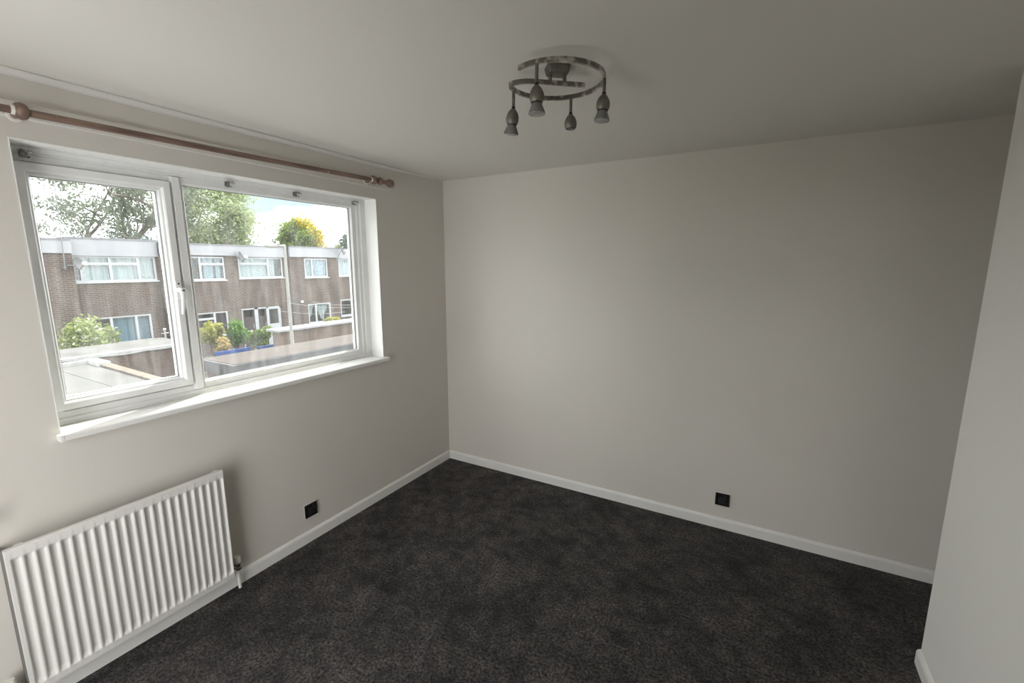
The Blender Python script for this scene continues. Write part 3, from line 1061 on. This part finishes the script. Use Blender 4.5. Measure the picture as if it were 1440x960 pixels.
def fill4(t):
    house_window(t, XF - 0.3, 14.35, 15.98, 1.00, 2.13, [14.87], {}, [(14.4, 15.95, 'net')], 'bluenet')
    house_window(t, XF - 0.3, 14.40, 16.02, -1.78, -0.60, [14.95], {}, [(14.4, 14.95, 'wing'), (14.98, 16.0, 'swag')])
    MB().bevbox(XF - 0.3, XF - 0.2, 13.92, 14.06, -0.48, -0.36, 0.02).build('wall_light', 'cap', t)


house('brown brick terraced house with white swag curtains downstairs behind the lamp post', XF - 0.3, 13.40, 16.80, 2.80, 2.20,
      [(14.35, 15.98, 1.00, 2.13), (14.40, 16.02, -1.78, -0.60)], fill4)


def fill5(t):
    house_window(t, XB, 17.02, 19.6, 1.03, 2.12, [18.9], {}, [(17.05, 19.5, 'net')])
    house_window(t, XB, 17.0, 19.2, -1.60, -0.50, [18.05], {}, [(18.1, 19.2, 'net')])


house('brown brick terraced house at the fixed pane edge with a dish at its eaves', XB, 16.80, 22.5, 2.78, 2.14,
      [(17.02, 19.6, 1.03, 2.125), (17.0, 19.2, -1.60, -0.50)], fill5)

# satellite dishes


def dish(label, c, R, face, wall, tilt=0.25):
    t = thing('satellite_dish', label, 'satellite dish', wall, 'satellite dishes on the terrace')
    c = Vector(c)
    d = Vector(face).normalized()
    b = MB()
    prof = []
    for i in range(7):
        r = R * (i / 6)
        prof.append((0.22 * R * (i / 6) ** 2, r))
    prof += [(0.22 * R - 0.012, R * 0.995)]
    prof += [(0.22 * R * (i / 6) ** 2 - 0.014, R * (i / 6)) for i in range(5, -1, -1)]
    b.lathe(c, d, prof, 26)
    b.build('reflector', 'dish', t, smooth=True)
    f_ = c + d * R * 0.95 + Vector((0, 0, -0.25 * R))
    MB().tube([c - Vector((0, 0, R * 0.9)) + d * 0.2 * R, f_], 0.018, 8).build('feed_arm', 'dish', t)
    MB().bevbox(f_.x - 0.06, f_.x + 0.06, f_.y - 0.06, f_.y + 0.06, f_.z - 0.05, f_.z + 0.07, 0.02).build('feed_horn', 'cap', t)
    MB().tube([c - d * 0.02, c - d * 0.12 + Vector((0, 0, -0.05)), Vector(wall) + Vector((0.0, 0, -0.0))], 0.025, 8).build('bracket', 'roofedge', t)
    return t


dish('grey satellite dish overlapping the four-light upstairs window', (XF + 0.33, 3.98, 1.78), 0.26, (0.75, 0.62, 0.28), (XF + 0.08, 3.75, 1.72))
dish('grey satellite dish on the brick pier between two upstairs windows', (XF + 0.05, 10.42, 2.12), 0.30, (0.70, 0.66, 0.28), (XF - 0.27, 10.25, 1.95))
dish('grey satellite dish raised to roof level beside the dark conifer', (XF + 0.16, 16.78, 2.62), 0.29, (0.72, 0.64, 0.28), (XF - 0.27, 16.6, 1.95))

am = thing('aerial_mast', 'thin leaning television aerial mast on the end brick pier', 'aerial', (XF + 0.26, 3.62, 1.55))
MB().tube([(XF + 0.26, 3.62, 1.55), (XF + 0.26, 3.72, 5.2)], 0.018, 8).build('mast', 'roofedge', am)
MB().tube([(XF + 0.26, 3.45, 4.9), (XF + 0.26, 4.25, 5.0)], 0.012, 6).build('boom', 'galv', am)
el = MB()
for i in range(8):
    yy = 3.5 + i * 0.1
    el.tube([(XF + 0.04, yy, 4.91 + i * 0.0125), (XF + 0.48, yy, 4.91 + i * 0.0125)], 0.008, 6)
el.build('aerial_elements', 'galv', am)
MB().box(XF + 0.052, XF + 0.27, 3.58, 3.66, 1.6, 1.68).build('bracket', 'roofedge', am)

# brick garage with flat roof behind the felt roof
gar = thing('brick_garage', 'low brown brick garage with a pale flat roof edge below the bush', 'garage', (-15, 1.0, GZ))
GX, GY0, GY1, GZT = -14.0, -4.0, 4.34, -0.78
MB().box(GX - 1.9, GX - 0.012, GY0, GY1 - 0.012, GZ, GZT - 0.10).build('wall', 'mortar', gar)
# courses of bricks on the two faces that can be seen
bk = MB()
for r_ in range(int((GZT - 0.10 - (-2.2)) / 0.075)):
    z0 = GZT - 0.10 - (r_ + 1) * 0.075 + 0.005
    yy = GY1 - (0.0 if r_ % 2 else 0.1125)
    first = True
    while yy > -0.6:
        w_ = 0.215
        bk.box(GX - 0.05, GX + random.uniform(-0.002, 0.002), yy - w_, min(yy, GY1 - 0.001), z0, z0 + 0.065)
        yy -= 0.225
bo = bk.build('brick_courses', 'onebrick', gar)
bo['kind'] = 'stuff'
rb = MB().box(GX - 2.0, GX + 0.03, GY0, GY1 + 0.03, GZT - 0.10, GZT).build('roof', 'felt', gar)
ed = MB()
n = 60
vs = []
for i in range(n + 1):
    yy = GY0 + (GY1 + 0.04 - GY0) * i / n
    w_ = 0.012 * math.sin(i * 0.9) + 0.01 * math.sin(i * 0.37)
    for x, z in ((GX + 0.028, GZT - 0.085 + w_), (GX + 0.05, GZT - 0.085 + w_), (GX + 0.05, GZT + 0.005), (GX - 0.10, GZT + 0.012 + w_ * 0.3), (GX - 0.10, GZT - 0.005)):
        vs.append((x, yy, z))
fs = [tuple(range(5)), tuple(5 * n + q for q in range(5))]
for i in range(n):
    for q in range(5):
        q2 = (q + 1) % 5
        fs.append((5 * i + q, 5 * i + q2, 5 * i + 5 + q2, 5 * i + 5 + q))
ed.add(vs, fs).build('roof_edging', 'lead', rb)

# near grey felt roof with raised kerb
fr_ = thing('felt_roof', 'pale grey felt flat roof below the opening casement', 'flat roof', (-7, -1.5, GZ))
MB().box(-10.15, -4.6, -4.5, 0.55, GZ, -0.45).build('wall', 'brick2', fr_)
MB().box(-10.2, -4.55, -4.5, 0.60, -0.45, -0.36).build('deck', 'felt', fr_)
kb = MB()
kb.box(-10.22, -10.12, -0.35, 0.80, -0.36, -0.28)
kb.box(-10.12, -9.55, 0.60, 0.80, -0.36, -0.28)
kb.build('white_kerb', 'lead', fr_)
tb = MB()
tb.add([(-9.55, 0.62, -0.45), (-9.55, 0.80, -0.45), (-9.55, 0.80, -0.32), (-9.55, 0.62, -0.32), (-4.6, 0.52, -0.45), (-4.6, 0.66, -0.45), (-4.6, 0.66, -0.32), (-4.6, 0.52, -0.32)],
       [(0, 1, 2, 3), (4, 7, 6, 5), (0, 4, 5, 1), (1, 5, 6, 2), (2, 6, 7, 3), (3, 7, 4, 0)])
tb.build('timber_kerb', 'timber', fr_)
sm = MB()
for yy in (-2.8, -1.8, -0.8, 0.1):
    sm.box(-10.1, -4.6, yy - 0.04, yy + 0.04, -0.36, -0.354)
sm.build('felt_seam', 'felt', fr_)

# brown felt roof under the fixed pane
pk = thing('brown_flat_roof', 'long brown felt flat roof with dark edge below the fixed pane', 'flat roof', (-8.4, 6, GZ))
MB().box(-9.2, -7.9, 2.45, 11.5, GZ, -0.78).build('wall', 'brick2', pk)
MB().box(-9.3, -7.85, 2.36, 11.6, -0.78, -0.50).build('fascia', 'darkfelt', pk)
MB().box(-9.28, -7.90, 2.42, 11.58, -0.50, -0.488).build('deck', 'pinkfelt', pk)
lo = thing('lower_flat_roof', 'dark grey lower flat roof in front of the brown felt roof', 'flat roof', (-6.2, 5.0, GZ))
MB().box(-7.8, -4.2, 1.5, 11.4, GZ, -1.15).build('wall', 'brick2', lo)
MB().box(-7.82, -4.1, 1.4, 11.5, -1.15, -1.02).build('deck', 'felt', lo)

# garden wall with bright white coping
gw = thing('garden_wall', 'brown brick garden wall with a broad white coping behind the lamp post', 'wall', (-14.4, 11, GZ))
MB().box(-14.6, -14.25, 7.55, 16.5, GZ, -0.88).build('wall', 'brick2', gw)
cb = MB()
cb.box(-14.95, -14.15, 7.5, 16.6, -0.88, -0.80)
cb.build('coping', 'fascia', gw)

# blue boarded planter fence
bf = thing('blue_board_fence', 'low blue painted board fence in front of the garden shrubs', 'fence', (-16, 7.4, GZ))
for y0, y1, dx in ((6.05, 7.42, 0.0), (7.55, 9.6, 0.25)):
    for k_ in range(4):
        z1 = -1.60 - k_ * 0.29
        MB().bevbox(-16.04 + dx, -16.0 + dx, y0, y1, z1 - 0.275, z1, 0.008).build('board', 'blue', bf)
for yy, dx in ((6.1, 0), (7.48, 0.12), (9.5, 0.25)):
    MB().box(-16.12 + dx, -16.05 + dx, yy - 0.05, yy + 0.05, GZ, -1.56).build('post', 'timber', bf)

# street lamp
sl = thing('street_lamp', 'grey street lamp post with a lantern arm in front of the terrace', 'street lamp', (-13.2, 7.42, GZ))
MB().lathe((-13.2, 7.42, GZ), (0, 0, 1), [(0, 0.10), (1.2, 0.10), (1.25, 0.068), (3.2, 0.06), (5.0, 0.05), (5.05, 0.055), (5.2, 0.055), (5.22, 0.02)], 16).build('pole', 'lampgrey', sl, smooth=True)
MB().tube([(-13.2, 7.42, 2.40), (-13.2, 7.25, 2.42), (-13.2, 7.1, 2.42)], 0.035, 10).build('arm', 'lampgrey', sl)
lh = MB()
lh.lathe((-13.2, 7.16, 2.41), (0, -1, 0), [(0, 0.04), (0.03, 0.07), (0.2, 0.085), (0.42, 0.07), (0.5, 0.03)], 14)
lh.build('lantern', 'lampgrey', sl, smooth=True)
MB().lathe((-13.2, 7.18, 2.48), (0, 0, 1), [(0, 0.05), (0.08, 0.05), (0.10, 0.02)], 12).build('photocell', 'cap', sl, smooth=True)

# washing line
cl = thing('washing_line', 'washing line post with white cords over the garden wall', 'washing line', (-16.5, 11.4, GZ))
MB().tube([(-16.5, 11.4, GZ), (-16.5, 11.4, -0.45)], 0.035, 10).build('post', 'galv', cl)
for k_, (a, b_) in enumerate((((-16.5, 9.7, 0.02), (-16.2, 13.6, -0.45)), ((-16.5, 9.2, -0.30), (-16.3, 12.6, -0.62)), ((-16.4, 10.8, 0.0), (-16.25, 14.0, -0.30)))):
    a, b_ = Vector(a), Vector(b_)
    pts = [a.lerp(b_, t) + Vector((0, 0, -0.12 * math.sin(PI * t))) for t in np.linspace(0, 1, 9)]
    MB().tube(pts, 0.007, 6).build('cord', 'wire', cl)

# white post and dark bin by the bush
wp = thing('garden_post', 'thin white garden post beside the downstairs window', 'post', (-18.6, 5.55, GZ))
MB().lathe((-18.6, 5.55, GZ), (0, 0, 1), [(0, 0.04), (1.88, 0.035), (1.9, 0.06), (1.95, 0.06), (1.98, 0.02)], 10).build('shaft', 'wire', wp)
MB().tube([(-18.6, 5.42, -0.98), (-18.6, 5.68, -0.98)], 0.02, 8).build('cross_arm', 'wire', wp)
bn = thing('wheelie_bin', 'dark wheeled bin against the brick house by the bush', 'bin', (-20.6, 6.9, GZ))
bb = MB()
bb.add([(-20.85, 6.65, GZ + 0.05), (-20.35, 6.65, GZ + 0.05), (-20.35, 7.15, GZ + 0.05), (-20.85, 7.15, GZ + 0.05), (-20.92, 6.58, GZ + 1.3), (-20.28, 6.58, GZ + 1.3), (-20.28, 7.22, GZ + 1.3), (-20.92, 7.22, GZ + 1.3)],
       [(0, 3, 2, 1), (4, 5, 6, 7), (0, 1, 5, 4), (1, 2, 6, 5), (2, 3, 7, 6), (3, 0, 4, 7)])
bb.build('body', 'bin', bn)
MB().bevbox(-20.96, -20.2, 6.55, 7.25, GZ + 1.3, GZ + 1.38, 0.03).build('lid', 'bin', bn)
for yy in (6.68, 7.06):
    MB().lathe((-20.85, yy, GZ + 0.10), (0, 1, 0), [(0, 0.10), (0.06, 0.10)], 14).build('wheel', 'bin', bn)

# ------------------------------------------------------------------ planting


def leaf_mesh(name, centres, size, m, parent, jitter=0.4, up=0.0):
    n = len(centres)
    c = np.asarray(centres, float)
    a = RNG.normal(size=(n, 3))
    a[:, 2] *= (1 - up)
    a /= np.linalg.norm(a, axis=1)[:, None]
    b = RNG.normal(size=(n, 3))
    b -= (b * a).sum(1)[:, None] * a
    b /= np.linalg.norm(b, axis=1)[:, None]
    nrm = np.cross(a, b)
    s_ = size * (1 + jitter * RNG.uniform(-1, 1, n))[:, None]
    v = np.empty((n, 4, 3))
    v[:, 0] = c - a * s_
    v[:, 1] = c + b * s_ * 0.5 + nrm * s_ * 0.12
    v[:, 2] = c + a * s_
    v[:, 3] = c - b * s_ * 0.5 + nrm * s_ * 0.12
    me = bpy.data.meshes.new(name)
    me.vertices.add(4 * n)
    me.loops.add(4 * n)
    me.polygons.add(n)
    me.vertices.foreach_set('co', v.reshape(-1))
    me.loops.foreach_set('vertex_index', np.arange(4 * n))
    me.polygons.foreach_set('loop_start', np.arange(0, 4 * n, 4))
    me.update(calc_edges=True)
    me.materials.append(M[m])
    o = bpy.data.objects.new(name, me)
    COL.objects.link(o)
    adopt(o, parent)
    o['kind'] = 'stuff'
    return o


def grow(p, d, length, rad, depth, out, tips, spread=0.6):
    pts = [p.copy()]
    q = p.copy()
    dd = d.copy()
    for i in range(4):
        dd = (dd + Vector((random.uniform(-1, 1), random.uniform(-1, 1), random.uniform(-0.5, 0.8))) * 0.14).normalized()
        q = q + dd * (length / 4)
        pts.append(q.copy())
    out.append((pts, [rad * (1 - 0.11 * i) for i in range(5)]))
    if depth == 0:
        tips.append(q)
        tips.append(pts[2])
        return
    for k_ in range(random.choice((2, 3, 3))):
        ax = Vector((random.uniform(-1, 1), random.uniform(-1, 1), random.uniform(-0.25, 0.7))).normalized()
        nd = (dd * (1 - spread) + ax * spread).normalized()
        st = pts[random.choice((2, 3, 4))]
        grow(st, nd, length * random.uniform(0.62, 0.85), rad * 0.56, depth - 1, out, tips, spread)


def branch_tree(name, label, base, height, crown, trunk_r, m, n_leaf, lsize, depth=4, spread=0.62, clump=0.55):
    """tree grown from branches; crown = (centre, radii) keeps the leaf clumps inside an ellipsoid"""
    t = thing(name, label, 'tree', base)
    out, tips = [], []
    b0 = Vector(base)
    grow(b0, Vector((0, 0, 1)), height, trunk_r, depth, out, tips, spread)
    c, r = Vector(crown[0]), Vector(crown[1])
    tr = MB()
    for i, (pts, rr) in enumerate(out):
        tr.tube(pts, rr, 6, caps=False)
    tr.build('trunk', 'bark', t, smooth=True)
    cl_ = [p for p in tips if ((p.x - c.x) / r.x) ** 2 + ((p.y - c.y) / r.y) ** 2 + ((p.z - c.z) / r.z) ** 2 < 1.0]
    want = 150
    while len(cl_) < want:
        v = Vector(RNG.normal(size=3)).normalized() * random.uniform(0.45, 1.0) ** 0.5
        cl_.append(Vector((c.x + v.x * r.x, c.y + v.y * r.y, c.z + v.z * r.z)))
    arr = np.array([tuple(p) for p in cl_])
    idx = RNG.integers(0, len(arr), n_leaf)
    pos = arr[idx] + RNG.normal(size=(n_leaf, 3)) * clump * np.array([1, 1, 0.7])
    leaf_mesh('foliage', pos, lsize, m, t)
    return t


def round_shrub(name, label, c, r, base_z, m, n_leaf, lsize, cat='shrub', mats=None, lumps=9):
    """shrub or far tree built from overlapping rounded lumps of leaves on stems"""
    t = thing(name, label, cat, (c[0], c[1], base_z))
    st = MB()
    L = []
    for i in range(lumps):
        v = RNG.normal(size=3)
        v /= np.linalg.norm(v)
        L.append(np.array(c) + v * np.array(r) * random.uniform(0.45, 0.78))
        if i < 6:
            p = Vector(L[-1])
            b0 = Vector((c[0] + random.uniform(-0.1, 0.1) * r[0], c[1] + random.uniform(-0.1, 0.1) * r[1], base_z))
            st.tube([b0, b0.lerp(p, 0.5) + Vector((random.uniform(-.1, .1), random.uniform(-.1, .1), 0.1)), p], [0.04 * max(r), 0.03 * max(r), 0.012 * max(r)], 6, caps=False)
    st.build('stem', 'bark', t)
    L.append(np.array(c))
    L = np.array(L)
    idx = RNG.integers(0, len(L), n_leaf)
    v = RNG.normal(size=(n_leaf, 3))
    v /= np.linalg.norm(v, axis=1)[:, None]
    v *= (RNG.uniform(0.2, 1.0, n_leaf) ** 0.5)[:, None]
    siz = RNG.uniform(0.30, 0.55, len(L))
    pos = L[idx] + v * np.array(r) * siz[idx][:, None] + RNG.normal(size=(n_leaf, 3)) * np.array(r) * 0.07
    pos[:, 2] = np.maximum(pos[:, 2], base_z + 0.03)
    if mats is None:
        leaf_mesh('foliage', pos, lsize, m, t)
    else:                               # list of (material, chooser)
        left = np.ones(n_leaf, bool)
        for mm_, fn in mats:
            sel = left & fn(pos)
            left &= ~sel
            if sel.any():
                leaf_mesh('foliage', pos[sel], lsize, mm_, t)
        if left.any():
            leaf_mesh('foliage', pos[left], lsize, m, t)
    return t


random.seed(21)
branch_tree('broadleaf_tree', 'tall open grey-green tree with bare branches behind the terrace', (-33, 10.3, GZ), 5.2, ((-33, 9.8, 5.4), (3.2, 5.2, 3.4)), 0.30, 'leaf_grey', 13000, 0.10, depth=4, spread=0.66, clump=0.36)
random.seed(5)
branch_tree('dense_tree', 'dense pale green tree rising over the terrace roofs', (-43, 20.0, GZ), 5.0, ((-43, 20.0, 6.2), (3.2, 3.7, 4.3)), 0.36, 'leaf_pale', 16000, 0.16, depth=4, spread=0.6, clump=0.55)
round_shrub('autumn_tree', 'rounded tree turning yellow on one side beyond the roofs', (-45, 31.2, 4.2), (2.6, 3.5, 2.9), GZ, 'leaf_green', 15000, 0.15, 'tree',
            mats=[('leaf_yellow', lambda p: p[:, 1] + 0.35 * (p[:, 2] - 4) + RNG.normal(size=len(p)) * 0.6 > 31.3)], lumps=16)
round_shrub('conifer_tree', 'dark grey-green conifer beyond the roof-level dish', (-45, 38.4, 4.6), (2.1, 2.3, 2.5), GZ, 'leaf_dark', 7000, 0.13, 'tree', lumps=10)
round_shrub('small_tree', 'small pale tree peeping over the roof beside the yellowing tree', (-54, 34.5, 4.2), (1.2, 1.2, 1.2), GZ, 'leaf_dark', 1800, 0.12, 'tree', lumps=6)
round_shrub('low_tree', 'low pale hazy tree between the yellowing tree and the conifer', (-52, 42.0, 3.8), (1.3, 1.5, 1.1), GZ, 'leaf_pale', 2000, 0.12, 'tree', lumps=6)

# garden shrubs
round_shrub('flowering_bush', 'large leafy bush with white flowers behind the brick garage', (-17.4, 2.85, -0.98), (0.95, 1.0, 1.0), GZ, 'leaf_bush', 5200, 0.075,
            mats=[('flower', lambda p: RNG.uniform(size=len(p)) < 0.07)], lumps=12)
round_shrub('golden_shrub', 'golden leafy shrub behind the garage roof end', (-17.5, 5.55, -1.25), (0.45, 0.40, 0.42), GZ, 'leaf_lime', 1500, 0.07, lumps=7)
round_shrub('lime_shrub', 'lime yellow arching shrub under the dark downstairs window', (-18, 6.95, -1.15), (0.5, 0.50, 0.60), GZ, 'leaf_lime', 2200, 0.08, lumps=8)
round_shrub('straw_grass', 'straw coloured ornamental grass clump behind the blue boards', (-17, 6.85, -1.55), (0.35, 0.42, 0.28), GZ, 'leaf_straw', 1300, 0.07, lumps=6)
round_shrub('green_shrub', 'bright green upright shrub beside the dark front doors', (-18, 8.05, -1.35), (0.45, 0.42, 0.68), GZ, 'leaf_bright', 3000, 0.07, lumps=9)
round_shrub('leafy_shrub', 'pale green loose shrub in front of the white door frame', (-18, 9.15, -1.65), (0.5, 0.55, 0.50), GZ, 'leaf_green', 2400, 0.07, lumps=8)
round_shrub('yellow_tuft', 'small yellow-green plant on top of the white coping', (-15.4, 11.0, -0.80), (0.25, 0.45, 0.12), -1.2, 'leaf_lime', 700, 0.05, lumps=5)
